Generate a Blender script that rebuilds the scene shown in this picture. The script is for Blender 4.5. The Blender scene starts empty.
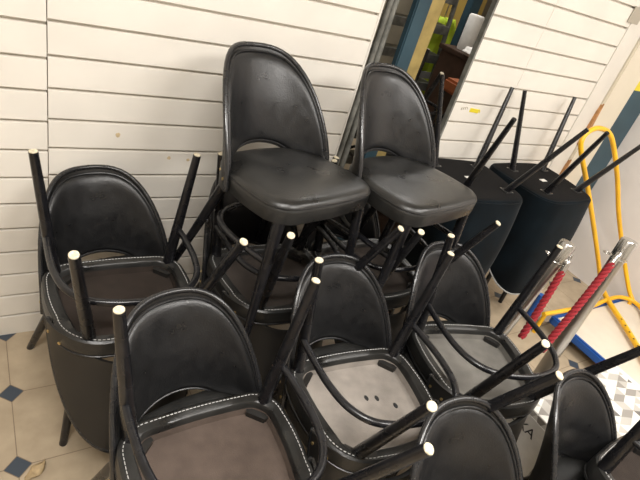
import bpy, bmesh, math, random
from mathutils import Vector, Matrix
random.seed(7)
SC = bpy.context.scene
COL = SC.collection
R = math.radians
PI = math.pi

# ------------------------------------------------------------------ materials
def mat(name, col, rough=.5, metal=0., spec=.5, var=0., vscale=20., bump=0., bscale=200., rvar=0., rscale=12., sheen=0., coat=0.):
    m = bpy.data.materials.new(name); m.use_nodes = True
    nt = m.node_tree; b = nt.nodes['Principled BSDF']
    b.inputs['Base Color'].default_value = (*col, 1); b.inputs['Roughness'].default_value = rough
    b.inputs['Metallic'].default_value = metal; b.inputs['Specular IOR Level'].default_value = spec
    if sheen: b.inputs['Sheen Weight'].default_value = sheen; b.inputs['Sheen Roughness'].default_value = .4
    if coat: b.inputs['Coat Weight'].default_value = coat; b.inputs['Coat Roughness'].default_value = .25
    tc = nt.nodes.new('ShaderNodeTexCoord')
    def noise(s, d=4):
        n = nt.nodes.new('ShaderNodeTexNoise'); n.inputs['Scale'].default_value = s; n.inputs['Detail'].default_value = d
        nt.links.new(tc.outputs['Object'], n.inputs['Vector']); return n
    if var:
        n = noise(vscale, 6); r = nt.nodes.new('ShaderNodeValToRGB')
        r.color_ramp.elements[0].position = .35; r.color_ramp.elements[1].position = .65
        r.color_ramp.elements[0].color = (*[max(0, c * (1 - var)) for c in col], 1)
        r.color_ramp.elements[1].color = (*[min(1, c * (1 + var)) for c in col], 1)
        nt.links.new(n.outputs['Fac'], r.inputs['Fac']); nt.links.new(r.outputs['Color'], b.inputs['Base Color'])
    if rvar:
        n = noise(rscale, 5); r = nt.nodes.new('ShaderNodeMapRange')
        r.inputs['From Min'].default_value = .3; r.inputs['From Max'].default_value = .7
        r.inputs['To Min'].default_value = max(.03, rough - rvar); r.inputs['To Max'].default_value = rough + rvar
        nt.links.new(n.outputs['Fac'], r.inputs['Value']); nt.links.new(r.outputs['Result'], b.inputs['Roughness'])
    if bump:
        n = noise(bscale, 3); u = nt.nodes.new('ShaderNodeBump'); u.inputs['Strength'].default_value = bump; u.inputs['Distance'].default_value = .002
        nt.links.new(n.outputs['Fac'], u.inputs['Height']); nt.links.new(u.outputs['Normal'], b.inputs['Normal'])
    return m

M = {}
M['vinyl'] = mat('black_vinyl', (.012, .012, .0125), .34, spec=.5, bump=.35, bscale=220, rvar=.07, rscale=30, var=.15, vscale=30)
M['vinyl_worn'] = mat('worn_black_vinyl', (.014, .0138, .013), .36, spec=.5, bump=.3, bscale=180, rvar=.13, rscale=9, var=.5, vscale=9)
M['lacquer'] = mat('black_lacquered_wood', (.008, .008, .0095), .28, spec=.5, rvar=.05, rscale=14, var=.3, vscale=30)
M['rim'] = mat('black_frame_lacquer', (.016, .016, .017), .26, spec=.6, rvar=.07, rscale=25)
M['ply'] = mat('black_plywood_shell', (.014, .013, .012), .40, spec=.45, rvar=.05)
M['glide'] = mat('pale_wood_end', (.62, .55, .40), .7, var=.25, vscale=150)
M['stitch'] = mat('white_thread', (.50, .50, .49), .7)
M['brass'] = mat('brass_screw', (.65, .48, .22), .35, metal=.9)
M['steel'] = mat('brushed_steel', (.52, .50, .475), .30, metal=1.)
M['chrome'] = mat('chrome', (.60, .59, .57), .24, metal=1.)
M['velvet'] = mat('navy_velvet', (.0025, .0052, .0075), .9, spec=.12, sheen=.05, var=.4, vscale=8)
M['liner'] = mat('black_dust_cover', (.010, .0095, .0095), .95, spec=.1, bump=.4, bscale=500)
M['palegrey'] = mat('pale_grey_fabric', (.34, .34, .33), .85, spec=.2)
M['yellow'] = mat('yellow_paint', (.85, .46, .015), .35, spec=.5, var=.08, vscale=10)
M['blue'] = mat('blue_rubber', (.012, .085, .34), .45)
M['cream'] = mat('cream_platform', (.66, .60, .50), .55, var=.06, vscale=6)
M['rope'] = mat('red_rope_yarn', (.27, .020, .026), .8, spec=.2, bump=.6, bscale=300, sheen=.15)
M['wall'] = mat('cream_slatwall', (.75, .71, .64), .5, spec=.35, var=.035, vscale=5)
M['trimw'] = mat('white_trim_board', (.70, .665, .60), .5, var=.03, vscale=6)
M['creampost'] = mat('cream_post_paint', (.72, .655, .53), .45, var=.04, vscale=4)
M['teal'] = mat('teal_blue_paint', (.030, .068, .092), .5, var=.12, vscale=6)
M['plaster'] = mat('off_white_plaster', (.78, .735, .70), .7, var=.03, vscale=3)
M['chip'] = mat('bare_wood', (.42, .21, .08), .7, var=.2, vscale=40)
M['tape_y'] = mat('yellow_tape', (.80, .66, .03), .35)
M['tape_g'] = mat('brown_grey_tape', (.40, .36, .29), .4)
M['residue'] = mat('glue_residue', (.60, .47, .28), .6, var=.15, vscale=60)
M['ladder'] = mat('weathered_aluminium', (.20, .20, .18), .55, metal=.35, var=.3, vscale=20)
M['plank'] = mat('yellow_pine', (.46, .34, .12), .6, var=.15, vscale=15)
M['hivis'] = mat('lime_hi_vis_fabric', (.55, .72, .04), .7)
M['darkwood'] = mat('dark_brown_wood', (.050, .026, .016), .45, var=.2, vscale=20)
M['orange'] = mat('tan_orange_leather', (.36, .11, .04), .45, var=.1, vscale=20)
M['paper'] = mat('white_paper', (.72, .70, .66), .75, var=.06, vscale=20)
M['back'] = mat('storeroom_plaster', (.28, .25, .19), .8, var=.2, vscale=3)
M['ochre'] = mat('ochre_board', (.52, .36, .09), .6)
M['scrap'] = mat('brown_scrap', (.42, .31, .17), .7, var=.2, vscale=50)
M['ceil'] = mat('ceiling_white', (.72, .71, .68), .8)
M['rubber'] = mat('black_rubber', (.012, .012, .012), .6)
M['ink'] = mat('black_ink', (.02, .02, .02), .6)
TRAY = {}
for k, c in dict(dark=(.030, .023, .019), brown=(.080, .060, .049), pale=(.235, .21, .185), grey=(.14, .132, .118), dim=(.045, .037, .032)).items():
    TRAY[k] = mat('dust_cover_' + k, c, .92, spec=.15, var=.22, vscale=9, bump=.4, bscale=400)

def emission(name, col, s):
    m = bpy.data.materials.new(name); m.use_nodes = True
    b = m.node_tree.nodes['Principled BSDF']
    b.inputs['Emission Color'].default_value = (*col, 1); b.inputs['Emission Strength'].default_value = s
    return m

# ------------------------------------------------------------------ mesh helpers
def link(o, parent=None):
    COL.objects.link(o)
    if parent is not None: o.parent = parent
    return o
def obj(name, bm, m, parent=None, smooth=True, loc=None):
    bmesh.ops.recalc_face_normals(bm, faces=bm.faces)
    me = bpy.data.meshes.new(name); bm.to_mesh(me); bm.free()
    if smooth:
        for p in me.polygons: p.use_smooth = True
        try: me.set_sharp_from_angle(angle=R(42))
        except Exception: pass
    me.materials.append(m)
    o = bpy.data.objects.new(name, me); link(o, parent)
    if loc: o.location = loc
    return o
def empty(name, loc=(0, 0, 0), rot=(0, 0, 0)):
    o = bpy.data.objects.new(name, None); link(o); o.location = loc; o.rotation_euler = rot; o.empty_display_size = .05
    return o
def tag(o, label=None, cat=None, group=None, kind=None):
    if label: o['label'] = label
    if cat: o['category'] = cat
    if group: o['group'] = group
    if kind: o['kind'] = kind
    return o
def box(bm, x0, x1, y0, y1, z0, z1, bev=0.):
    vs = [bm.verts.new((x, y, z)) for x in (x0, x1) for y in (y0, y1) for z in (z0, z1)]
    fs = [(0, 1, 3, 2), (4, 6, 7, 5), (0, 4, 5, 1), (2, 3, 7, 6), (0, 2, 6, 4), (1, 5, 7, 3)]
    F = [bm.faces.new([vs[i] for i in f]) for f in fs]
    if bev:
        es = set(e for f in F for e in f.edges)
        bmesh.ops.bevel(bm, geom=list(es), offset=bev, segments=2, affect='EDGES', clamp_overlap=True)
def B(*a, bev=0.):
    bm = bmesh.new(); box(bm, *a, bev=bev); return bm
def catmull(pts, n=8, closed=False):
    P = [Vector(p) for p in pts]; out = []; N = len(P)
    for i in range(N if closed else N - 1):
        p1, p2 = P[i], P[(i + 1) % N]
        p0 = P[(i - 1) % N] if closed or i > 0 else p1 * 2 - p2
        p3 = P[(i + 2) % N] if closed or i < N - 2 else p2 * 2 - p1
        for k in range(n):
            t = k / n
            out.append(.5 * ((2 * p1) + (-p0 + p2) * t + (2 * p0 - 5 * p1 + 4 * p2 - p3) * t * t + (-p0 + 3 * p1 - 3 * p2 + p3) * t ** 3))
    if not closed: out.append(P[-1].copy())
    return out
def tube(bm, pts, r, seg=10, closed=False, cap=True, flat=1.):
    P = [Vector(p) for p in pts]; N = len(P); rings = []
    rr = r if callable(r) else (lambda t: r)
    t0 = (P[1] - P[0]).normalized(); up = Vector((0, 0, 1)) if abs(t0.z) < .9 else Vector((1, 0, 0))
    nrm = (up - t0 * up.dot(t0)).normalized()
    for i in range(N):
        if closed: t = (P[(i + 1) % N] - P[i - 1]).normalized()
        else: t = (P[min(i + 1, N - 1)] - P[max(i - 1, 0)]).normalized()
        nrm = (nrm - t * nrm.dot(t)).normalized(); bn = t.cross(nrm)
        q = rr(i / (N - 1)); ring = []
        for k in range(seg):
            a = 2 * PI * k / seg
            ring.append(bm.verts.new(P[i] + nrm * math.cos(a) * q * flat + bn * math.sin(a) * q))
        rings.append(ring)
    for i in range(N if closed else N - 1):
        a, b = rings[i], rings[(i + 1) % N]
        for k in range(seg): bm.faces.new((a[k], a[(k + 1) % seg], b[(k + 1) % seg], b[k]))
    if cap and not closed:
        bm.faces.new(rings[0][::-1]); bm.faces.new(rings[-1])
def T(*a, **k):
    bm = bmesh.new(); tube(bm, *a, **k); return bm
def lathe(prof, seg=24, c=(0, 0)):
    bm = bmesh.new(); rings = []
    for r, z in prof: rings.append([bm.verts.new((c[0] + r * math.cos(2 * PI * k / seg), c[1] + r * math.sin(2 * PI * k / seg), z)) for k in range(seg)])
    for a, b in zip(rings, rings[1:]):
        for k in range(seg): bm.faces.new((a[k], a[(k + 1) % seg], b[(k + 1) % seg], b[k]))
    bm.faces.new(rings[0][::-1]); bm.faces.new(rings[-1]); return bm

# ------------------------------------------------------------------ chair geometry (front = -y)
def outline(hf, hr, yf, yr, rf, rr, n=14, bulge=.006):
    """rounded trapezoid, counter-clockwise, with normals"""
    cs = [(-hr + rr, yr - rr, rr, 90, 180), (-hf + rf, yf + rf, rf, 180, 270), (hf - rf, yf + rf, rf, 270, 360), (hr - rr, yr - rr, rr, 0, 90)]
    out = []
    for cx, cy, r, a0, a1 in cs:
        for k in range(n):
            a = R(a0 + (a1 - a0) * k / (n - 1)); out.append(((cx + r * math.cos(a), cy + r * math.sin(a)), (math.cos(a), math.sin(a))))
    # fill the straights
    res = []; L = len(out)
    for i in range(L):
        res.append(out[i]); j = (i + 1) % L
        p, q = out[i][0], out[j][0]; d = math.hypot(p[0] - q[0], p[1] - q[1])
        if d > .03:
            m = max(2, int(d / .02))
            for k in range(1, m):
                t = k / m; nx = out[i][1][0] * (1 - t) + out[j][1][0] * t; ny = out[i][1][1] * (1 - t) + out[j][1][1] * t
                l = math.hypot(nx, ny); b = bulge * math.sin(PI * t)
                res.append(((p[0] + (q[0] - p[0]) * t + nx / l * b, p[1] + (q[1] - p[1]) * t + ny / l * b), (nx / l, ny / l)))
    return res
SEAT = outline(.215, .206, -.184, .190, .085, .130)
def ring_at(inset, z, crown=None):
    return [(p[0] - n[0] * inset, p[1] - n[1] * inset, z) for p, n in SEAT]
TR = outline(.178, .158, -.150, .152, .055, .06)
def tray_ring(inset, z):
    # recess outline resampled to the seat's vertex count, with chamfered corners
    N = len(SEAT); L = [p for p, n in TR]; nn = [n for p, n in TR]
    seg = []; tot = 0
    out = []
    for i in range(N):
        a = math.atan2(SEAT[i][0][1], SEAT[i][0][0]); best = None
        for j in range(len(L)):
            p, q = L[j], L[(j + 1) % len(L)]
            d = (math.cos(a), math.sin(a)); e = (q[0] - p[0], q[1] - p[1]); den = d[0] * e[1] - d[1] * e[0]
            if abs(den) < 1e-9: continue
            t = (p[0] * e[1] - p[1] * e[0]) / den; s = (p[0] * d[1] - p[1] * d[0]) / den
            if t > 0 and -1e-6 <= s <= 1 + 1e-6: best = t; break
        best = (best or .15) - inset
        out.append((best * math.cos(a), best * math.sin(a), z))
    return out
def loft(bm, rings, cap0=False, cap1=False):
    R_ = [[bm.verts.new(p) for p in r] for r in rings]
    for a, b in zip(R_, R_[1:]):
        n = len(a)
        for k in range(n): bm.faces.new((a[k], a[(k + 1) % n], b[(k + 1) % n], b[k]))
    if cap0: bm.faces.new(R_[0][::-1])
    if cap1: bm.faces.new(R_[-1])
    return R_
def seat_bm():
    bm = bmesh.new()
    rs = [tray_ring(.006, .440), tray_ring(.001, .405), tray_ring(-.004, .400), ring_at(.007, .398), ring_at(.001, .403), ring_at(-.001, .420), ring_at(-.002, .440),
          ring_at(0, .448), ring_at(.003, .4505), ring_at(0, .453), ring_at(.003, .460), ring_at(.012, .4665), ring_at(.03, .470)]
    base = ring_at(.03, .470)
    for s, z in ((.82, .4715), (.6, .472), (.35, .471), (.12, .470)): rs.append([(p[0] * s, p[1] * s, z) for p in base])
    loft(bm, rs, cap1=True); return bm
def under_bm():
    bm = bmesh.new()
    rs = [tray_ring(.0035, .420), tray_ring(.009, .4385)]
    base = tray_ring(.009, .4385)
    for s, z in ((.7, .4395), (.35, .439), (.08, .4385)): rs.append([(p[0] * s, p[1] * s, z) for p in base])
    loft(bm, rs, cap1=True); return bm
A_, Y0, D_, PH = .2135, .030, .170, R(82)
HT = .300
def shell_pt(u, h, off=0.):
    f = u * PH; w = .42 + .58 * max(0, math.cos(f))
    k = max(0, h) / .33
    y = Y0 + D_ * math.cos(f) + .105 * w * k ** 1.25
    x = A_ * math.sin(f) * (1 + .02 * k)
    n = Vector((math.sin(f) / A_, math.cos(f) / D_, 0)).normalized()
    return Vector((x + n.x * off, y + n.y * off, .47 + h))
def xof(u): return math.sin(u * PH) / math.sin(PH)
def top_h(u):
    X = min(1, abs(xof(u))); return max(-.05, -.085 + (HT + .085) * max(0, 1 - X ** 3.8) ** .5)
def bot_h(u):
    X = min(1, abs(xof(u))); s = max(0, 1 - (X / .70) ** 2.2); return -.068 + .078 * s ** .5
NU, NT = 48, 18
def uval(i, n=NU, lim=1.):
    t = -1 + 2 * i / n; return math.sin(t * PI / 2) * lim if lim == 1. else math.sin(t * PI / 2) * lim
def shell_bm():
    bm = bmesh.new(); g = {}
    for s, off in ((0, .002), (1, .010)):
        for i in range(NU + 1):
            u = uval(i)
            for j in range(NT + 1):
                h = bot_h(u) + (top_h(u) - bot_h(u)) * j / NT
                g[s, i, j] = bm.verts.new(shell_pt(u, h, off))
    for i in range(NU):
        for j in range(NT):
            bm.faces.new((g[0, i, j], g[0, i, j + 1], g[0, i + 1, j + 1], g[0, i + 1, j])); bm.faces.new((g[1, i, j], g[1, i + 1, j], g[1, i + 1, j + 1], g[1, i, j + 1]))
    for i in range(NU):
        bm.faces.new((g[0, i, 0], g[0, i + 1, 0], g[1, i + 1, 0], g[1, i, 0])); bm.faces.new((g[0, i, NT], g[1, i, NT], g[1, i + 1, NT], g[0, i + 1, NT]))
    for j in range(NT):
        bm.faces.new((g[0, 0, j], g[1, 0, j], g[1, 0, j + 1], g[0, 0, j + 1])); bm.faces.new((g[0, NU, j], g[0, NU, j + 1], g[1, NU, j + 1], g[1, NU, j]))
    return bm
def pad_lims(u):
    return max(bot_h(u) + .012, -.02), top_h(u) - .019
def pad_bm():
    bm = bmesh.new(); g = {}; L = .955
    for i in range(NU + 1):
        u = uval(i) * L
        b, t = pad_lims(u)
        if t < b + .02: t = b + .02
        for j in range(NT + 1):
            v = j / NT; vv = .5 - .5 * math.cos(v * PI)
            h = b + (t - b) * vv
            e = min(vv, 1 - vv) * (t - b); eu = (1 - abs(u) / L) * .28
            d = min(e, eu); k = min(1, d / .03); th = .001 + .013 * (1 - (1 - k) ** 2) ** .5 + .006 * min(1, d / .12)
            g[i, j] = bm.verts.new(shell_pt(u, h, -th + .002))
    for i in range(NU):
        for j in range(NT): bm.faces.new((g[i, j], g[i + 1, j], g[i + 1, j + 1], g[i, j + 1]))
    # close the back
    gb = {}
    for i in range(NU + 1):
        for j in (0, NT):
            u = uval(i) * L; b, t = pad_lims(u)
            if t < b + .02: t = b + .02
            gb[i, j] = bm.verts.new(shell_pt(u, b if j == 0 else t, .003))
    for i in range(NU):
        bm.faces.new((g[i, 0], gb[i, 0], gb[i + 1, 0], g[i + 1, 0])); bm.faces.new((g[i, NT], g[i + 1, NT], gb[i + 1, NT], gb[i, NT]))
    return bm
def rim_path(ins=0., off=.003, lim=1.):
    pts = []
    for j in range(5): pts.append(shell_pt(-lim, -.066 + (top_h(-1) + .066) * j / 5, off))
    for i in range(NU + 1):
        u = uval(i) * lim
        pts.append(shell_pt(u, top_h(u) - ins, off))
    for j in range(5): pts.append(shell_pt(lim, top_h(1) - (top_h(1) + .066) * (j + 1) / 5, off))
    out = [pts[0]]
    for p in pts[1:]:
        if (p - out[-1]).length > .004: out.append(p)
    return out
def low_path(ins, off, lim=.97):
    pts = []
    for i in range(NU + 1):
        u = uval(i) * lim; pts.append(shell_pt(u, max(bot_h(u) + ins, -.066), off))
    out = [pts[0]]
    for p in pts[1:]:
        if (p - out[-1]).length > .004: out.append(p)
    return out
LEGS = {'fl': ((-.172, -.146, .432), (-.223, -.157, 0)), 'fr': ((.172, -.146, .432), (.223, -.157, 0)),
        'rl': ((-.120, .138, .432), (-.191, .303, 0)), 'rr': ((.120, .138, .432), (.191, .303, 0))}
def make_chair():
    root = empty('dining_chair')
    s = obj('seat', seat_bm(), M['vinyl_worn'], root)
    obj('seam_piping', T([Vector((p[0] + n[0] * .0005, p[1] + n[1] * .0005, .4505)) for p, n in SEAT], .0024, 6, closed=True), M['vinyl'], s)
    bm = bmesh.new(); P = ring_at(.013, .3978); N = len(P); acc = 0
    dense = catmull(P, 6, True); step = .0055; d = 0; on = True; run = [dense[0]]
    for a, b in zip(dense, dense[1:]):
        d += (b - a).length; run.append(b)
        if d > (step if on else step * .55):
            if on and len(run) > 1: tube(bm, [run[0], run[-1]], .0011, 5)
            on = not on; d = 0; run = [b]
    obj('stitching', bm, M['stitch'], s)
    u = obj('seat_underside', under_bm(), TRAY['dark'], root)
    for (sx, sy) in ((-1, -1), (1, -1), (-1, 1), (1, 1)):
        bm = bmesh.new(); x = .146 * sx if sy < 0 else .122 * sx; y = -.122 if sy < 0 else .127
        n = Vector((-sx, -sy, 0)).normalized(); t = Vector((n.y, -n.x, 0)); c = Vector((x, y, 0)); z0, z1 = .4225, .440
        q = [c + t * .036 - n * .012, c - t * .036 - n * .012, c - t * .026 + n * .006, c + t * .026 + n * .006]
        v0 = [bm.verts.new((p.x, p.y, z0)) for p in q]; v1 = [bm.verts.new((p.x, p.y, z1)) for p in q]
        bm.faces.new(v0); bm.faces.new(v1[::-1])
        for k in range(4): bm.faces.new((v0[k], v1[k], v1[(k + 1) % 4], v0[(k + 1) % 4]))
        obj('corner_block', bm, M['ply'], u)
    for k, (a, b) in LEGS.items():
        a, b = Vector(a), Vector(b); P = [a + (b - a) * t / 8 for t in range(9)]
        l = obj('leg', T(P, lambda t: .0190 - .0068 * t, 16), M['lacquer'], root)
        d = (b - a).normalized()
        obj('glide', T([b - d * .002, b + d * .0025, b + d * .004], lambda t: .0110 if t < .9 else .0095, 16), M['glide'], l)
    hp = catmull([(-.196, -.145, .272), (-.199, -.08, .270), (-.196, .02, .268), (-.174, .105, .266), (-.118, .162, .265), (0, .186, .265),
                  (.118, .162, .265), (.174, .105, .266), (.196, .02, .268), (.199, -.08, .270), (.196, -.145, .272)], 7)
    obj('stretcher', T(hp, .0100, 12), M['lacquer'], root)
    sh = obj('backrest_shell', shell_bm(), M['ply'], root)
    for sx in (-1, 1):
        for uu, hh in ((.93, -.035), (.74, -.028)):
            p = shell_pt(sx * uu, hh, .010); q = shell_pt(sx * uu, hh, .0125)
            obj('screw', T([p, q], .0048, 12), M['brass'], sh)
    obj('backrest_frame', T(rim_path(.0, .004), .0078, 10), M['rim'], root)
    pd = obj('backrest_pad', pad_bm(), M['vinyl'], root)
    pp = [shell_pt(uval(i) * .955, max(top_h(uval(i) * .955) - .016, .0), -.003) for i in range(2, NU - 1)]
    obj('piping', T(pp, .0036, 8), M['vinyl'], pd)
    obj('lower_piping', T(low_path(.010, -.003, .93), .0034, 8), M['vinyl'], pd)
    return root
def copy_tree(o, parent=None):
    c = o.copy(); COL.objects.link(c)
    if parent is not None: c.parent = parent
    for ch in list(o.children): copy_tree(ch, c)
    return c
PROTO = make_chair(); used = [False]
G_UP = 'black vinyl bistro chairs standing upright on the tiled floor'
G_INV = 'black vinyl bistro chairs turned over onto the seats of others'
G_TOP = 'black vinyl bistro chairs standing upright on top of the piles'
def chair(x, y, rz, label, inv=False, z=None, tray='dark', group=None, tilt=(0, 0)):
    c = PROTO if not used[0] else copy_tree(PROTO); used[0] = True
    if z is None: z = .9445 if inv else 0
    m = Matrix.Translation((x, y, z)) @ Matrix.Rotation(R(tilt[1]), 4, 'Y') @ Matrix.Rotation(R(tilt[0]), 4, 'X') @ Matrix.Rotation(R(rz), 4, 'Z')
    if inv: m = m @ Matrix.Rotation(PI, 4, 'X')
    c.location = m.to_translation(); c.rotation_euler = m.to_euler()
    tag(c, label, 'chair', group or (G_INV if inv else G_UP))
    for ch in c.children:
        if ch.name.startswith('seat_underside'):
            ch.material_slots[0].link = 'OBJECT'; ch.material_slots[0].material = TRAY[tray]
    return c

# piles ---------------------------------------------------------------
chair(.342, 1.324, 11, 'upright black chair with round padded back, leftmost in the row along the wall')
chair(.332, 1.220, 0, 'leftmost overturned black chair, dark brown underside, plain outer shell facing the floor tiles', True, tray='dark')
chair(.862, 1.312, 6, 'upright black chair by the wall, mostly hidden beneath the tall top chair on the left')
chair(.860, 1.228, -1, 'overturned dark chair directly beneath the left one of the two high top chairs', True, tray='dim')
chair(1.290, 1.312, 4, 'upright black chair by the wall, mostly hidden beneath the right top chair')
chair(1.290, 1.206, 2, 'overturned dark chair directly beneath the right one of the two high top chairs', True, tray='dim')
chair(.421, .666, 11, 'upright black chair with broad padded back in the front left pile')
chair(.4185, .583, 1, 'overturned black chair in the front left pile with a brown fabric underside', True, tray='brown')
chair(.924, .737, 3.5, 'upright black chair of the middle pile, arched back below the two top chairs')
c_mid = chair(.899, .642, -4.5, 'overturned black chair of the middle pile with a pale grey underside', True, tray='pale')
chair(1.410, .746, -4.5, 'upright black chair of the pile beside the steel rope posts')
chair(1.388, .655, -15, 'overturned black chair with grey scuffed underside beside the steel rope posts', True, tray='grey')
chair(.807, 1.169, 14.2, 'left one of the two upright black chairs on top of the pile, tallest', z=.52, group=G_TOP, tilt=(-4, 0))
chair(1.262, 1.134, 11.2, 'right one of the two upright black chairs on top, beside the navy velvet chairs', z=.52, group=G_TOP, tilt=(-2, 0))
chair(.912, .142, -2, 'upright black chair whose rounded back rises at the bottom edge, left of the carton')
chair(1.397, .106, 7.5, 'upright black chair with narrow slanting back directly in front of the patterned carton')
chair(1.62, .05, 4, 'overturned black chair in the bottom right corner, legs slanting over the patterned carton', True, z=.99, tilt=(0, 10))

bpy.context.view_layer.update()
MARKS = ((.916, .668), (.949, .657), (.993, .616)); SLIP = (.826, 1.063)
for ch in c_mid.children:
    if ch.name.startswith('seat_underside'):
        for (wx_, wy_) in MARKS:
            q = ch.matrix_world.inverted() @ Vector((wx_, wy_, .507)); q.z = .4372
            bm = bmesh.new(); n = 14
            for zz in (0, .0006): pass
            a_ = [bm.verts.new((q.x + .006 * math.cos(2 * PI * k / n), q.y + .010 * math.sin(2 * PI * k / n), q.z)) for k in range(n)]
            b_ = [bm.verts.new((v.co.x, v.co.y, q.z + .002)) for v in a_]
            bm.faces.new(a_); bm.faces.new(b_[::-1])
            for k in range(n): bm.faces.new((a_[k], b_[k], b_[(k + 1) % n], a_[(k + 1) % n]))
            obj('oval_mark', bm, M['rubber'], ch)
o = obj('paper_slip', B(-.010, .010, -.006, .006, 0, .0008), M['paper'], None, False, (SLIP[0], SLIP[1], .507)); o.rotation_euler = (0, 0, .5)
tag(o, 'tiny white paper slip lying in the overturned seat below the tallest chair', 'paper')

# ------------------------------------------------------------------ velvet chairs
def velvet_chair():
    root = empty('velvet_chair')
    base = outline(.245, .225, -.205, .205, .07, .10)
    def rg(ins, z, dz=0): return [(p[0] - n[0] * ins, p[1] - n[1] * ins, z) for p, n in base]
    bm = bmesh.new()
    rs = [rg(.012, .402), rg(.002, .404), rg(-.004, .415), rg(-.008, .46), rg(-.008, .54), rg(0, .575), rg(.02, .592), rg(.06, .60)]
    b0 = rg(.06, .60)
    for s in (.7, .4, .1): rs.append([(p[0] * s, p[1] * s, .603) for p in b0])
    loft(bm, rs, cap0=True, cap1=True); obj('seat', bm, M['velvet'], root)
    bm = bmesh.new(); rs = [rg(.012, .4005), rg(.02, .398)]
    b0 = rg(.02, .398)
    for s in (.7, .4, .1): rs.append([(p[0] * s, p[1] * s, .398) for p in b0])
    loft(bm, rs, cap1=True); u = obj('seat_underside', bm, M['liner'], root)
    obj('care_tag', B(-.03, .012, -.012, .012, .3955, .398), M['paper'], u)
    # wrap-around back, flush with the seat sides
    bp = outline(.243, .228, -.19, .208, .05, .11, n=20)
    side = [q for q in bp if q[0][1] > -.06]
    side.sort(key=lambda q: math.atan2(q[0][0], q[0][1] + .06))
    ln = [0]
    for q0, q1 in zip(side, side[1:]): ln.append(ln[-1] + math.hypot(q1[0][0] - q0[0][0], q1[0][1] - q0[0][1]))
    def pt(u_, h, off):
        t = (u_ + 1) / 2 * ln[-1]; i = 0
        while i < len(ln) - 2 and ln[i + 1] < t: i += 1
        w = (t - ln[i]) / max(1e-6, ln[i + 1] - ln[i]); w = min(1, max(0, w)); A1, B1 = side[i], side[i + 1]
        x = A1[0][0] * (1 - w) + B1[0][0] * w; y = A1[0][1] * (1 - w) + B1[0][1] * w
        nx = A1[1][0] * (1 - w) + B1[1][0] * w; ny = A1[1][1] * (1 - w) + B1[1][1] * w
        k = max(0, h - .40) / .56
        off = off + .012 * math.sin(PI * min(1, k * 1.1)); x *= 1 - .10 * k * k; y = y + .03 * k
        return Vector((x + nx * off, y + ny * off, h))
    def top(u_):
        return .62 + .36 * max(0, 1 - abs(u_) ** 3.2) ** .6
    bm = bmesh.new(); g = {}; n1, n2 = 36, 14
    for s, off in ((0, -.03), (1, .004)):
        for i in range(n1 + 1):
            u_ = math.sin((-1 + 2 * i / n1) * PI / 2)
            for j in range(n2 + 1):
                z = .41 + (top(u_) - .41) * j / n2; e = 1 - max(0, (j / n2 - .93) / .07)
                g[s, i, j] = bm.verts.new(pt(u_, z, off if e > .5 else off * .5))
    for i in range(n1):
        for j in range(n2):
            if True:
                bm.faces.new((g[1, i, j], g[1, i + 1, j], g[1, i + 1, j + 1], g[1, i, j + 1]))
        bm.faces.new((g[0, i, n2], g[1, i, n2], g[1, i + 1, n2], g[0, i + 1, n2])); bm.faces.new((g[0, i, 0], g[0, i + 1, 0], g[1, i + 1, 0], g[1, i, 0]))
    for j in range(n2):
        bm.faces.new((g[0, 0, j], g[1, 0, j], g[1, 0, j + 1], g[0, 0, j + 1])); bm.faces.new((g[0, n1, j], g[0, n1, j + 1], g[1, n1, j + 1], g[1, n1, j]))
    obj('backrest', bm, M['velvet'], root)
    bm = bmesh.new(); g = {}
    for i in range(n1 + 1):
        u_ = math.sin((-1 + 2 * i / n1) * PI / 2)
        for j in range(n2 + 1):
            z = .41 + (top(u_) - .002 - .41) * j / n2; g[i, j] = bm.verts.new(pt(u_, z, -.031))
    for i in range(n1):
        for j in range(n2): bm.faces.new((g[i, j], g[i, j + 1], g[i + 1, j + 1], g[i + 1, j]))
    tag(obj('backrest_lining', bm, M['palegrey'], root), 'pale grey lining of the backrest')
    P = []
    for i in range(n1 + 1):
        u_ = math.sin((-1 + 2 * i / n1) * PI / 2); p = pt(u_, top(u_) + .001, .002)
        if not P or (p - P[-1]).length > .004: P.append(p)
    obj('edge_piping', T(P, .0045, 8), M['palegrey'], root)
    for sx in (-1, 1):
        for sy in (-1, 1):
            a = Vector((.138 * sx, .116 * sy, .398)); b = Vector((.226 * sx, .207 * sy if sy < 0 else .270, 0))
            l = obj('leg', T([a + (b - a) * t / 6 for t in range(7)], lambda t: .0160 - .0060 * t, 14), M['lacquer'], root)
            obj('mounting_plate', B(a.x - .026, a.x + .026, a.y - .026, a.y + .026, .3945, .3985, bev=.001), M['rubber'], l)
            bm = bmesh.new()
            for dx in (-.02, .02):
                for dy in (-.02, .02): tube(bm, [(a.x + dx, a.y + dy, .3945), (a.x + dx, a.y + dy, .393)], .0035, 8)
            obj('plate_screws', bm, M['chrome'], l)
    return root
vc = velvet_chair()
vc2 = copy_tree(vc)
for o, (x, y, rz), lb in ((vc, (1.947, 1.437, -5), 'overturned navy velvet chair beside the right top black chair, black legs pointing up'),
                          (vc2, (2.501, 1.405, 1), 'overturned navy velvet chair nearest the yellow tube frame, black legs pointing up')):
    m = Matrix.Translation((x, y, 1.224)) @ Matrix.Rotation(R(rz), 4, 'Z') @ Matrix.Rotation(PI, 4, 'X')
    o.location = m.to_translation(); o.rotation_euler = m.to_euler()
    tag(o, lb, 'chair', 'overturned navy velvet chairs')
def stool(x, y, label):
    r = empty('stool', (x, y, 0)); tag(r, label, 'stool', 'low dark stools carrying the velvet chairs')
    obj('seat', B(-.15, .15, -.12, .12, .54, .615, bev=.012), M['velvet'], r)
    for sx in (-1, 1):
        for sy in (-1, 1): obj('leg', T([(.12 * sx, .09 * sy, .545), (.13 * sx, .10 * sy, 0)], .013, 10), M['lacquer'], r)
stool(1.947, 1.46, 'low dark stool under the navy velvet chair beside the black chairs')
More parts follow.
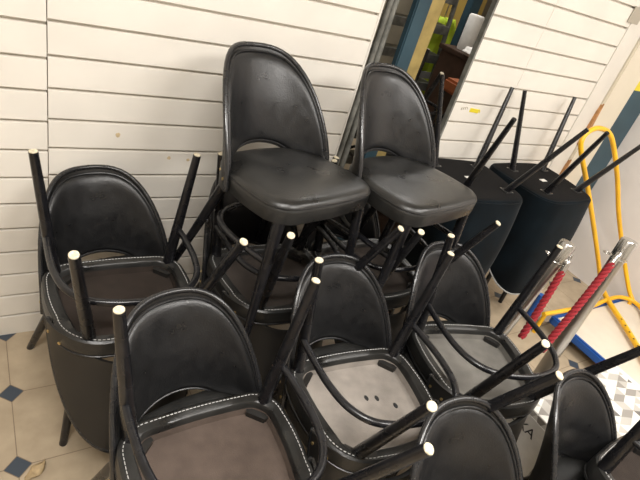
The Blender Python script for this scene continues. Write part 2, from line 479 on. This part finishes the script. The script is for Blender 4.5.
stool(2.501, 1.43, 'low dark stool under the navy velvet chair beside the yellow frame')

# ------------------------------------------------------------------ setting
WY = 1.674
def slat_bm(x0, x1, zoff, ztop=2.72):
    """slatwall panel: grooves every 0.1 m, T-slot profile extruded along x"""
    prof = []; z = 0.0; y = WY
    gz = []; k = 1
    while True:
        g = zoff + .1 * k
        if g > ztop - .03: break
        if g > .03: gz.append(g)
        k += 1
    prof.append((y, 0.0))
    for g in gz: prof += [(y, g - .0058), (y + .0015, g - .0048), (y + .017, g - .0048), (y + .017, g + .0048), (y + .0015, g + .0048), (y, g + .0058)]
    prof += [(y, ztop), (y + .022, ztop), (y + .022, 0)]
    bm = bmesh.new(); a = [bm.verts.new((x0, p[0], p[1])) for p in prof]; b = [bm.verts.new((x1, p[0], p[1])) for p in prof]
    n = len(prof)
    for i in range(n): bm.faces.new((a[i], a[(i + 1) % n], b[(i + 1) % n], b[i]))
    bm.faces.new(a[::-1]); bm.faces.new(b); return bm
def struct(name, bm, m, smooth=False):
    o = obj(name, bm, m, None, smooth); o['kind'] = 'structure'; return o
zb = .806 - .8
struct('wall_back', slat_bm(.1765, 1.302, zb), M['wall'])
struct('wall_back_left', slat_bm(-2.2, .1735, zb - .0104), M['wall'])
struct('wall_back_right', slat_bm(1.905, 2.285, zb), M['wall'])
struct('wall_back_corner', slat_bm(2.2868, 2.948, zb), M['wall'])
struct('trim_1', B(2.950, 3.105, WY - .004, WY + .03, 0, 2.72, bev=.002), M['trimw'])
struct('trim_2', B(3.108, 3.345, WY - .02, WY + .05, 0, 2.72, bev=.006), M['creampost'])
struct('trim_3', B(3.347, 3.60, WY - .012, WY + .05, 0, 2.72, bev=.01), M['teal'])
struct('wall_right', B(3.602, 3.64, -3.2, WY + .03, 0, 2.8), M['plaster'])
struct('wall_storeroom_side', B(3.602, 6.2, WY, WY + .03, 0, 2.8), M['plaster'])
struct('trim_4', B(1.893, 1.9045, WY - .003, WY + .024, 0, 2.72), M['ladder'])
struct('trim_5', B(1.3025, 1.312, WY - .001, WY + .024, 0, 2.72), M['trimw'])
# floor with diamond insets
def floor_mat():
    m = bpy.data.materials.new('beige_tiles_with_blue_insets'); m.use_nodes = True; nt = m.node_tree; b = nt.nodes['Principled BSDF']
    N = nt.nodes.new; L = nt.links.new
    tc = N('ShaderNodeTexCoord'); sp = N('ShaderNodeSeparateXYZ'); L(tc.outputs['Object'], sp.inputs[0])
    def mth(op, a, c=None, d=None):
        n = N('ShaderNodeMath'); n.operation = op
        for i, v in enumerate((a, c, d)):
            if v is None: continue
            if isinstance(v, (int, float)): n.inputs[i].default_value = v
            else: L(v, n.inputs[i])
        return n.outputs[0]
    S = .295
    def cell(o, off):
        t = mth('DIVIDE', mth('SUBTRACT', o, off), S); f = mth('FRACT', t); return mth('MULTIPLY', mth('MINIMUM', f, mth('SUBTRACT', 1., f)), S), mth('FLOOR', mth('ADD', t, .5)), mth('FLOOR', t)
    dx, ix, fx = cell(sp.outputs[0], .021); dy, iy, fy = cell(sp.outputs[1], 1.381)
    dia = mth('LESS_THAN', mth('ADD', dx, dy), .038)
    edge = mth('LESS_THAN', mth('ABSOLUTE', mth('SUBTRACT', mth('ADD', dx, dy), .0395)), .0018)
    gr = mth('LESS_THAN', mth('MINIMUM', dx, dy), .0015)
    grout = mth('MAXIMUM', mth('MULTIPLY', gr, mth('SUBTRACT', 1., dia)), edge)
    no = N('ShaderNodeTexNoise'); no.inputs['Scale'].default_value = 9; no.inputs['Detail'].default_value = 7; L(tc.outputs['Object'], no.inputs['Vector'])
    cr = N('ShaderNodeValToRGB'); cr.color_ramp.elements[0].position = .3; cr.color_ramp.elements[1].position = .72
    cr.color_ramp.elements[0].color = (.36, .285, .195, 1); cr.color_ramp.elements[1].color = (.50, .405, .285, 1); L(no.outputs['Fac'], cr.inputs[0])
    m1 = N('ShaderNodeMix'); m1.data_type = 'RGBA'; L(dia, m1.inputs['Factor']); L(cr.outputs[0], m1.inputs['A']); m1.inputs['B'].default_value = (.045, .060, .082, 1)
    m2 = N('ShaderNodeMix'); m2.data_type = 'RGBA'; L(grout, m2.inputs['Factor']); L(m1.outputs['Result'], m2.inputs['A']); m2.inputs['B'].default_value = (.22, .165, .11, 1)
    L(m2.outputs['Result'], b.inputs['Base Color']); b.inputs['Roughness'].default_value = .5
    return m
struct('floor', B(-2.2, 6.2, -3.2, 4.2, -.03, 0), floor_mat())
struct('ceiling', B(-2.2, 6.2, -3.2, 4.2, 2.80, 2.84), M['ceil'])
struct('wall_left', B(-2.24, -2.2, -3.2, 4.2, 0, 2.8), M['trimw'])
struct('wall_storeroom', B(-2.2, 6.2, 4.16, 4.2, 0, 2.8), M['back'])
struct('wall_front', B(-2.2, 6.2, -3.24, -3.2, 0, 2.8), M['trimw'])
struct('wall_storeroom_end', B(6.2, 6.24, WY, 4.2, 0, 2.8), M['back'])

# marks on the wall
def blob(name, x, z, w, h, m, label, cat, seed=0, y=WY):
    rnd = random.Random(seed); bm = bmesh.new(); n = 14
    P = [(x + w * math.cos(2 * PI * k / n) * (.7 + .3 * rnd.random()), z + h * math.sin(2 * PI * k / n) * (.7 + .3 * rnd.random())) for k in range(n)]
    a = [bm.verts.new((p[0], y - .0005, p[1])) for p in P]; b = [bm.verts.new((p[0], y + .0002, p[1])) for p in P]
    bm.faces.new(a); bm.faces.new(b[::-1])
    for k in range(n): bm.faces.new((a[k], b[k], b[(k + 1) % n], a[(k + 1) % n]))
    return tag(obj(name, bm, m, None, False), label, cat)
blob('glue_residue', .386, .862, .0095, .0105, M['residue'], 'larger glue mark on the slat wall above the leftmost chair', 'stain', 1)
blob('glue_residue', .569, .779, .0075, .0085, M['residue'], 'left one of two small glue marks above the leftmost chair\'s right leg', 'stain', 2)
blob('glue_residue', .642, .772, .0075, .007, M['residue'], 'right one of two small glue marks beside the leg tip', 'stain', 3)
def wall_stroke(name, pts, r, m, label, cat):
    return tag(obj(name, T([(p[0], WY + .0004, p[1]) for p in pts], r, 6), m), label, cat)
P = []
for k in range(60):
    t = k / 59; P.append((2.025 + .070 * t + .006 * math.sin(t * 40), 1.074 - .004 * t + .0085 * math.cos(t * 40)))
wall_stroke('scribble', P, .0034, M['tape_y'], 'bright yellow scribbled writing on the right slat wall panel', 'writing')
P = [(1.958 + .045 * t + .004 * math.sin(t * 22), 1.074 + .008 * t + .006 * math.cos(t * 22)) for t in [k / 30 for k in range(31)]]
wall_stroke('scribble', P, .0022, M['tape_g'], 'small grey scribble left of the yellow writing on the slat wall', 'writing')
tag(obj('grey_tape', B(2.905, 3.01, WY - .0056, WY - .0035, 1.635, 1.715), M['tape_g'], None, False), 'square of brown grey tape where slat wall meets white trim', 'tape')
tag(obj('yellow_tape', B(3.345, 3.602, WY - .0135, WY - .0115, 1.305, 1.375), M['tape_y'], None, False), 'yellow tape band around the blue post', 'tape')
for (z0, z1, lb) in ((.93, 1.20, 'upper strip of bare wood where the cream post is chipped'), (.60, .83, 'lower strip of bare wood beside the cream post')):
    bm = bmesh.new(); q = [(3.095, z0), (3.112, z0 + .02), (3.121, (z0 + z1) / 2), (3.110, z1), (3.098, z1 - .05)]
    a = [bm.verts.new((x, WY - .023, z)) for x, z in q]; b = [bm.verts.new((x, WY - .003, z)) for x, z in q]
    bm.faces.new(a); bm.faces.new(b[::-1])
    for k in range(5): bm.faces.new((a[k], b[k], b[(k + 1) % 5], a[(k + 1) % 5]))
    tag(obj('bare_wood_chip', bm, M['chip'], None, False), lb, 'wood chip')

# floor scrap
bm = bmesh.new(); rnd = random.Random(5); n = 12; vs = {}
for i in range(n + 1):
    for j in range(4):
        t = i / n; w = .006 + .008 * math.sin(PI * t)
        x = .035 + .058 * t + .004 * math.sin(9 * t); y = 1.030 + .040 * t + (j - 1.5) * w + .006 * math.sin(7 * t)
        vs[i, j] = bm.verts.new((x, y, .002 + .012 * abs(math.sin(4 * t + j * .9)) * (.4 + t)))
for i in range(n):
    for j in range(3): bm.faces.new((vs[i, j], vs[i + 1, j], vs[i + 1, j + 1], vs[i, j + 1]))
o = obj('paper_scrap', bm, M['scrap']); md = o.modifiers.new('s', 'SOLIDIFY'); md.thickness = .0012
tag(o, 'torn curled brown scrap on the floor beside a blue inset tile', 'scrap')

# ------------------------------------------------------------------ rope posts
def post(base, top, label):
    base, top = Vector(base), Vector(top); L = (top - base).length
    r = empty('rope_post', base); d = (top - base).normalized()
    r.rotation_euler = d.to_track_quat('Z', 'Y').to_euler()
    tag(r, label, 'rope post', 'steel rope barrier posts')
    obj('pole', lathe([(.0285, .02), (.0285, L - .05)], 28), M['steel'], r)
    obj('top_cap', lathe([(.0295, L - .082), (.0335, L - .078), (.0335, L - .006), (.0300, L - .001), (.012, L + .001)], 28), M['chrome'], r)
    P = [(.034 * math.cos(a), .034 * math.sin(a), L - .085) for a in [2 * PI * k / 24 for k in range(24)]]
    rg = obj('collar_ring', T(P, .0028, 8, closed=True), M['chrome'], r)
    obj('hook_loop', T([(.034 + .013 + .013 * math.cos(a), -.006 + .013 * math.sin(a), L - .085) for a in [2 * PI * k / 16 for k in range(16)]], .0025, 8, closed=True), M['chrome'], rg)
    obj('base_disc', lathe([(.088, 0), (.088, .008), (.075, .016), (.03, .022)], 32), M['steel'], r)
    return r
def rope(a, b, label, bend=.012):
    a, b = Vector(a), Vector(b); ax = (b - a); L = ax.length; n = max(20, int(L / .006)); bm = bmesh.new()
    z = ax.normalized(); x = z.cross(Vector((0, 1, 0))).normalized(); y = z.cross(x)
    for s in range(3):
        P = []
        for i in range(n + 1):
            t = i / n; an = 2 * PI * t * L / .062 + s * 2 * PI / 3
            P.append(a + ax * t + x * (math.sin(PI * t) * bend) + (x * math.cos(an) + y * math.sin(an)) * .0080)
        tube(bm, P, .0078, 8)
    r = empty('barrier_rope', a); r_o = obj('rope_cord', bm, M['rope'], r)
    for v in r_o.data.vertices: v.co -= a
    tag(r, label, 'rope', 'red twisted barrier ropes')
    up = -z
    obj('end_ferrule', T([z * .012, up * .030, up * .042, up * .048], lambda t: .0125 if t < .7 else .008, 16), M['chrome'], r)
    c = up * .060
    obj('snap_hook', T([c + up * .013 * math.cos(q) + x * .009 * math.sin(q) for q in [2 * PI * k / 16 for k in range(16)]], .0026, 8, closed=True), M['chrome'], r)
post((1.745, .845, 0), (1.885, .835, .88), 'steel rope post with wide cap, nearer the black chairs')
post((2.085, .70, 0), (2.137, .745, .935), 'thin steel rope post further right, between rope and patterned carton')
rope((1.872, .791, .775), (1.785, .745, .475), 'red twisted rope hanging beside the wide capped steel post', .004)
rope((2.028, .712, .858), (1.822, .664, .470), 'longer red twisted rope slanting beside the thin steel post', .006)

# ------------------------------------------------------------------ yellow tube frame (folding trolley handle)
yr = empty('tube_trolley', (3.3, 1.1, .02)); tag(yr, 'bent yellow steel tube trolley frame leaning by the blue post', 'trolley')
def yobj(name, pts, r, m=M['yellow'], par=yr, n=10):
    P = [p - Vector(yr.location) for p in catmull(pts, n)]
    return obj(name, T(P, r, 14), m, par)
yobj('handle_hoop', [(3.39, 1.155, .14), (3.18, 1.22, .40), (2.968, 1.291, .656), (2.80, 1.345, .85), (2.640, 1.385, 1.02), (2.622, 1.401, 1.082), (2.672, 1.412, 1.122), (2.755, 1.416, 1.136), (2.862, 1.41, 1.115),
                     (2.955, 1.388, 1.04), (3.11, 1.345, .87), (3.28, 1.29, .648), (3.46, 1.20, .40), (3.52, 1.06, .20), (3.53, 1.00, .145)], .0135)
yobj('foot_tube', [(2.62, 1.06, .145), (2.85, 1.05, .143), (3.09, 1.035, .142), (3.27, 1.05, .142), (3.44, 1.05, .142), (3.52, 1.0, .142), (3.50, .91, .142), (3.34, .78, .142), (3.1, .60, .142)], .0135)
yobj('side_tube', [(3.37, 1.155, .16), (3.29, 1.04, .145), (3.17, .86, .143), (3.02, .66, .143), (2.9, .52, .143)], .0165)
for k in range(5):
    t = k / 4; p = Vector((3.17 - .14 * t, .88 - .19 * t, .1585)) - Vector(yr.location)
    obj('adjustment_hole', T([p, p + Vector((0, 0, .002))], .005, 10), M['rubber'], yr)
for p in ((2.64, 1.06, 0), (3.52, 1.0, 0), (3.1, .60, 0)):
    q = Vector(p) - Vector((3.3, 1.1, .02)); obj('foot_stub', T([q, q + Vector((0, 0, .15))], .012, 12), M['yellow'], yr)

# ------------------------------------------------------------------ platform dolly
pr_ = empty('platform_dolly', (2.72, .98, 0)); tag(pr_, 'cream platform dolly with blue edge bumper on castors', 'dolly')
def L3(bm, name, m, par=pr_, smooth=True):
    for v in bm.verts: v.co -= Vector(pr_.location)
    return obj(name, bm, m, par, smooth)
L3(B(2.75, 3.55, .22, 1.035, .080, .112, bev=.004), 'deck', M['cream'])
L3(B(2.722, 2.750, .20, 1.055, .066, .118, bev=.008), 'edge_bumper', M['blue']); L3(B(2.722, 3.58, 1.036, 1.058, .070, .117, bev=.006), 'edge_bumper', M['blue'])
L3(B(3.551, 3.58, .20, 1.035, .070, .117, bev=.006), 'edge_bumper', M['blue'])
L3(T([(2.70, 1.16, .0), (2.70, 1.16, .19)], .022, 14), 'corner_stub', M['blue'])
L3(B(2.69, 2.78, 1.05, 1.17, .06, .075, bev=.002), 'stub_bracket', M['steel'])
for cx, cy in ((2.80, .93), (2.80, .32), (3.48, .93), (3.48, .32)):
    bm = bmesh.new(); tube(bm, [(cx - .012, cy, .033), (cx + .012, cy, .033)], .032, 20); c = L3(bm, 'castor_wheel', M['rubber'])
    bm = bmesh.new(); box(bm, cx - .020, cx - .016, cy - .02, cy + .02, .025, .075); box(bm, cx + .016, cx + .020, cy - .02, cy + .02, .025, .075); box(bm, cx - .035, cx + .035, cy - .035, cy + .035, .074, .079)
    f = obj('castor_fork', bm, M['steel'], c, False)
    for v in f.data.vertices: v.co -= Vector(pr_.location)

# ------------------------------------------------------------------ patterned carton
def carton_mat():
    m = bpy.data.materials.new('triangle_print_card'); m.use_nodes = True; nt = m.node_tree; b = nt.nodes['Principled BSDF']
    N = nt.nodes.new; L = nt.links.new
    tc = N('ShaderNodeTexCoord'); sp = N('ShaderNodeSeparateXYZ'); L(tc.outputs['Object'], sp.inputs[0])
    def mth(op, a, c=None):
        n = N('ShaderNodeMath'); n.operation = op
        for i, v in enumerate((a, c)):
            if v is None: continue
            if isinstance(v, (int, float)): n.inputs[i].default_value = v
            else: L(v, n.inputs[i])
        return n.outputs[0]
    X = mth('ADD', sp.outputs[0], mth('MULTIPLY', sp.outputs[2], 1.)); Y = sp.outputs[1]
    a = mth('ADD', mth('DIVIDE', X, .100), mth('DIVIDE', Y, .046)); c = mth('SUBTRACT', mth('DIVIDE', X, .100), mth('DIVIDE', Y, .046))
    fa, fc = mth('FRACT', a), mth('FRACT', c); t = mth('GREATER_THAN', mth('ADD', fa, fc), 1.)
    cb = N('ShaderNodeCombineXYZ'); L(mth('FLOOR', a), cb.inputs[0]); L(mth('FLOOR', c), cb.inputs[1]); L(t, cb.inputs[2])
    wn = N('ShaderNodeTexWhiteNoise'); wn.noise_dimensions = '3D'; L(cb.outputs[0], wn.inputs['Vector'])
    cr = N('ShaderNodeValToRGB'); cr.color_ramp.interpolation = 'CONSTANT'; e = cr.color_ramp.elements
    e[0].position = 0; e[0].color = (.70, .68, .63, 1); e[1].position = .45; e[1].color = (.44, .42, .38, 1)
    for p, v in ((.70, (.27, .25, .225, 1)), (.93, (.14, .13, .12, 1))): q = e.new(p); q.color = v
    L(wn.outputs['Value'], cr.inputs[0]); L(cr.outputs[0], b.inputs['Base Color']); b.inputs['Roughness'].default_value = .55
    return m
cm = carton_mat()
cr_ = empty('carton', (1.74, .0, 0)); tag(cr_, 'white carton printed with grey triangles behind the bottom right chairs', 'carton')
bm = B(0, .70, -.15, .60, 0, .30, bev=.003); obj('printed_card', bm, cm, cr_, False)
bm = bmesh.new(); box(bm, .0, .70, .575, .601, .3, .3015); box(bm, .674, .701, -.15, .60, .3, .3015); obj('white_border', bm, M['paper'], cr_, False)
def text(s, size, loc, rot, m, name, par):
    cu = bpy.data.curves.new(name, 'FONT'); cu.body = s; cu.size = size; cu.extrude = .0004
    o = bpy.data.objects.new(name, cu); COL.objects.link(o); o.parent = par
    dg = bpy.context.evaluated_depsgraph_get(); me = bpy.data.meshes.new_from_object(o.evaluated_get(dg))
    bpy.data.objects.remove(o); bpy.data.curves.remove(cu)
    me.materials.clear(); me.materials.append(m); o = bpy.data.objects.new(name, me); COL.objects.link(o); o.parent = par; o.location = loc; o.rotation_euler = rot; return o
obj('print_panel', B(-.0012, 0, .40, .60, .03, .27), M['paper'], cr_, False)
text('EXA', .06, (-.0016, .58, .19), (R(90), 0, R(-90)), M['ink'], 'printed_lettering', cr_)
text('SG', .06, (-.0016, .58, .12), (R(90), 0, R(-90)), M['ink'], 'printed_lettering', cr_)

# ------------------------------------------------------------------ storeroom seen through the gap
tag(obj('steel_rail', T([(1.46, 1.86, 0), (1.50, 1.86, 2.4)], .014, 12), M['ladder']), 'thin grey steel rail beside the left slat wall edge', 'rail', 'grey steel rails in the gap')
tag(obj('steel_rail', T([(1.54, 1.90, 0), (1.545, 1.90, 2.4)], .016, 12), M['ladder']), 'grey steel rail nearest the teal post in the gap', 'rail', 'grey steel rails in the gap')
tag(obj('teal_post', B(1.650, 1.735, 1.88, 1.92, 0, 2.6, bev=.006), M['teal']), 'dark teal post standing in the gap between slat walls', 'post')
bm = B(-.042, .042, -.012, .012, 0, 2.5, bev=.003)
o = obj('timber_board', bm, M['plank'], loc=(1.795, 1.95, 0)); o.rotation_euler = (0, R(1.0), 0); tag(o, 'yellow timber board leaning beside the teal post', 'board')
ld = empty('step_ladder', (2.50, 2.80, 0)); tag(ld, 'weathered aluminium step ladder seen through the gap', 'ladder')
for sx in (-1, 1):
    for (dy, nm) in ((0, 'side_rail'), (.30, 'rear_leg')):
        obj(nm, T([(sx * .38, dy - .04, 0), (sx * .32, .14 if dy else 0.10, 2.1)], .017, 8), M['ladder'], ld, False)
for k in range(9):
    z = .23 + .20 * k; w = .37 - .06 * z / 2.1; obj('tread', B(-w, w, -.03 + .14 * z / 2.1 - .04, .05 + .14 * z / 2.1, z - .03, z + .03, bev=.003), M['ladder'], ld, False)
v = empty('hi_vis_vest', (2.95, 3.02, .72)); tag(v, 'lime yellow hi vis vest hanging behind the step ladder', 'vest')
bm = bmesh.new(); vs = {}
for i in range(15):
    for j in range(13):
        x = -.21 + .42 * i / 14; z = .62 * j / 12; 
        if j > 9: x *= 1 - .12 * (j - 9)
        vs[i, j] = bm.verts.new((x, .02 * math.sin(i * 1.5) + .012 * math.sin(j * .9 + i), z - .05))
for i in range(14):
    for j in range(12): bm.faces.new((vs[i, j], vs[i + 1, j], vs[i + 1, j + 1], vs[i, j + 1]))
vo = obj('vest_body', bm, M['hivis'], v); md = vo.modifiers.new('s', 'SOLIDIFY'); md.thickness = .008
obj('reflective_band', B(-.215, .215, -.040, -.034, .12, .17), M['palegrey'], v, False)
obj('hanger_hook', T([(0, 0, .55), (0, 0, .75), (.03, 0, .78), (.05, 0, .75)], .004, 8), M['steel'], v)
bd = tag(obj('ochre_board', B(3.28, 3.78, 3.50, 3.54, 0, 2.3, bev=.003), M['ochre']), 'ochre yellow panel standing at the back of the storeroom', 'panel')
tag(obj('teal_pole', B(2.88, 2.97, 2.74, 2.80, 0, 2.4, bev=.004), M['teal']), 'slim teal pole behind the white bag in the storeroom', 'pole')
tag(obj('ochre_strip', B(3.02, 3.12, 2.84, 2.87, 0, 2.3, bev=.003), M['ochre']), 'slim ochre strip right of the teal pole', 'strip')
for x, y, lb in ((2.30, 2.5, 'thin dark pole right of the step ladder'), (2.40, 2.56, 'second thin dark pole nearer the dark table')):
    tag(obj('dark_pole', T([(x + .05, y, 0), (x, y, 2.3)], .013, 10), M['rubber']), lb, 'pole', 'thin dark poles in the storeroom')
tb = empty('table', (2.78, 2.45, 0)); tag(tb, 'dark brown table in the storeroom carrying bags and shoes', 'table')
obj('tabletop', B(-.10, .45, -.22, .25, 1.14, 1.17, bev=.004), M['darkwood'], tb)
obj('side_panel', B(-.09, -.06, -.18, .22, 0, 1.14, bev=.003), M['darkwood'], tb); obj('side_panel', B(.40, .43, -.18, .22, 0, 1.14, bev=.003), M['darkwood'], tb)
obj('back_panel', B(-.06, .40, .18, .20, .3, 1.14), M['ladder'], tb, False)
def lump(name, c, r, m, label, cat, seed, par=None):
    rnd = random.Random(seed); bm = bmesh.new(); bmesh.ops.create_icosphere(bm, subdivisions=3, radius=1)
    ph = [rnd.random() * 6 for _ in range(6)]
    for w in bm.verts:
        k = 1 + .13 * math.sin(3 * w.co.x + ph[0]) + .1 * math.sin(5 * w.co.y + ph[1]) + .1 * math.sin(6 * w.co.z + 4 * w.co.x + ph[2]); w.co *= k
        w.co = Vector((w.co.x * r[0], w.co.y * r[1], max(w.co.z, -.75) * r[2]))
    return tag(obj(name, bm, m, loc=(c[0], c[1], c[2] + .75 * r[2])), label, cat)
lump('crumpled_bag', (2.69, 2.40, 1.172), (.07, .06, .032), M['paper'], 'crumpled white bag on the dark storeroom table', 'bag', 1)
tag(obj('paper_roll', lathe([(.05, 0), (.052, .01), (.052, .22), (.045, .23)], 20), M['paper'], loc=(2.80, 2.58, 1.172)), 'upright white paper roll behind the crumpled bag', 'paper roll')
lump('shoe', (2.80, 2.34, 1.172), (.08, .04, .04), M['rubber'], 'black shoe on the right end of the storeroom table', 'shoe', 3)
ot = empty('padded_stool', (2.54, 2.16, 0)); tag(ot, 'tan orange padded stool in front of the dark table', 'stool')
obj('seat', B(-.13, .16, -.11, .12, .98, 1.06, bev=.015), M['orange'], ot)
for sx in (-.11, .14):
    for sy in (-.09, .10): obj('leg', T([(sx, sy, .98), (sx, sy, 0)], .012, 10), M['rubber'], ot)
o = copy_tree(PROTO); m = Matrix.Translation((2.12, 2.22, 1.17)) @ Matrix.Rotation(R(8), 4, 'Z') @ Matrix.Rotation(PI, 4, 'X')
o.location = m.to_translation(); o.rotation_euler = m.to_euler(); tag(o, 'overturned black chair in the storeroom, legs showing in the gap', 'chair', 'chairs in the storeroom')
for c in o.children:
    if c.name.startswith('seat_underside'): c.material_slots[0].link = 'OBJECT'; c.material_slots[0].material = TRAY['dim']
o = copy_tree(PROTO); o.location = (2.12, 2.27, .225); o.rotation_euler = (0, 0, R(6)); tag(o, 'upright black chair in the storeroom beneath the overturned one', 'chair', 'chairs in the storeroom')
for c in o.children:
    if c.name.startswith('seat_underside'): c.material_slots[0].link = 'OBJECT'; c.material_slots[0].material = TRAY['dim']
tag(obj('crate', B(1.87, 2.33, 2.02, 2.60, 0, .224, bev=.006), M['darkwood']), 'low dark crate beneath the storeroom chairs', 'crate')

# ------------------------------------------------------------------ lamps
def lamp(x, y, sx, sy, power, label, col=(1, .965, .92)):
    r = empty('ceiling_light', (x, y, 2.8)); tag(r, label, 'ceiling light', 'ceiling light panels')
    obj('frame', B(-sx / 2 - .03, sx / 2 + .03, -sy / 2 - .03, sy / 2 + .03, -.05, 0, bev=.004), M['trimw'], r)
    obj('diffuser', B(-sx / 2, sx / 2, -sy / 2, sy / 2, -.054, -.0505), emission('lamp_diffuser', col, 3.), r, False)
    ld = bpy.data.lights.new('lamp', 'AREA'); ld.shape = 'RECTANGLE'; ld.size = sx; ld.size_y = sy; ld.energy = power; ld.color = col
    l = bpy.data.objects.new('lamp', ld); COL.objects.link(l); l.parent = r; l.location = (0, 0, -.07)
lamp(1.6, -.75, 1.2, .6, 55, 'ceiling light panel behind the camera to the right')
lamp(-.1, -.1, 1.2, .3, 58, 'ceiling light panel over the front row of chairs')
lamp(2.75, .1, 1.2, .6, 22, 'ceiling light panel over the trolley corner')
lamp(2.6, 2.9, 1.2, .3, 26, 'ceiling light panel in the storeroom')
w = bpy.data.worlds.new('w'); SC.world = w; w.use_nodes = True
w.node_tree.nodes['Background'].inputs[0].default_value = (.9, .93, 1, 1); w.node_tree.nodes['Background'].inputs[1].default_value = .3

# ------------------------------------------------------------------ camera
F = 506.545; ya, pi_, ro = .6880903, .54453546, -.31964117
ca, sa, cb, sb = math.cos(ya), math.sin(ya), math.cos(pi_), math.sin(pi_)
fwd = Vector((sa * cb, ca * cb, -sb)); r0 = Vector((ca, -sa, 0)); d0 = fwd.cross(r0)
cc, sc_ = math.cos(ro), math.sin(ro)
right = r0 * cc + d0 * sc_; down = -r0 * sc_ + d0 * cc
cam = bpy.data.cameras.new('camera'); co = bpy.data.objects.new('camera', cam); COL.objects.link(co)
mw = Matrix((right, -down, -fwd)).transposed().to_4x4(); mw.translation = (0, 0, 1.65); co.matrix_world = mw
cam.sensor_fit = 'HORIZONTAL'; cam.sensor_width = 36; cam.lens = F * 36 / 640; cam.clip_start = .02
SC.camera = co
vs_ = SC.view_settings; vs_.view_transform = 'Standard'; vs_.look = 'None'; vs_.gamma = 1; vs_.exposure = .25; vs_.use_curve_mapping = False
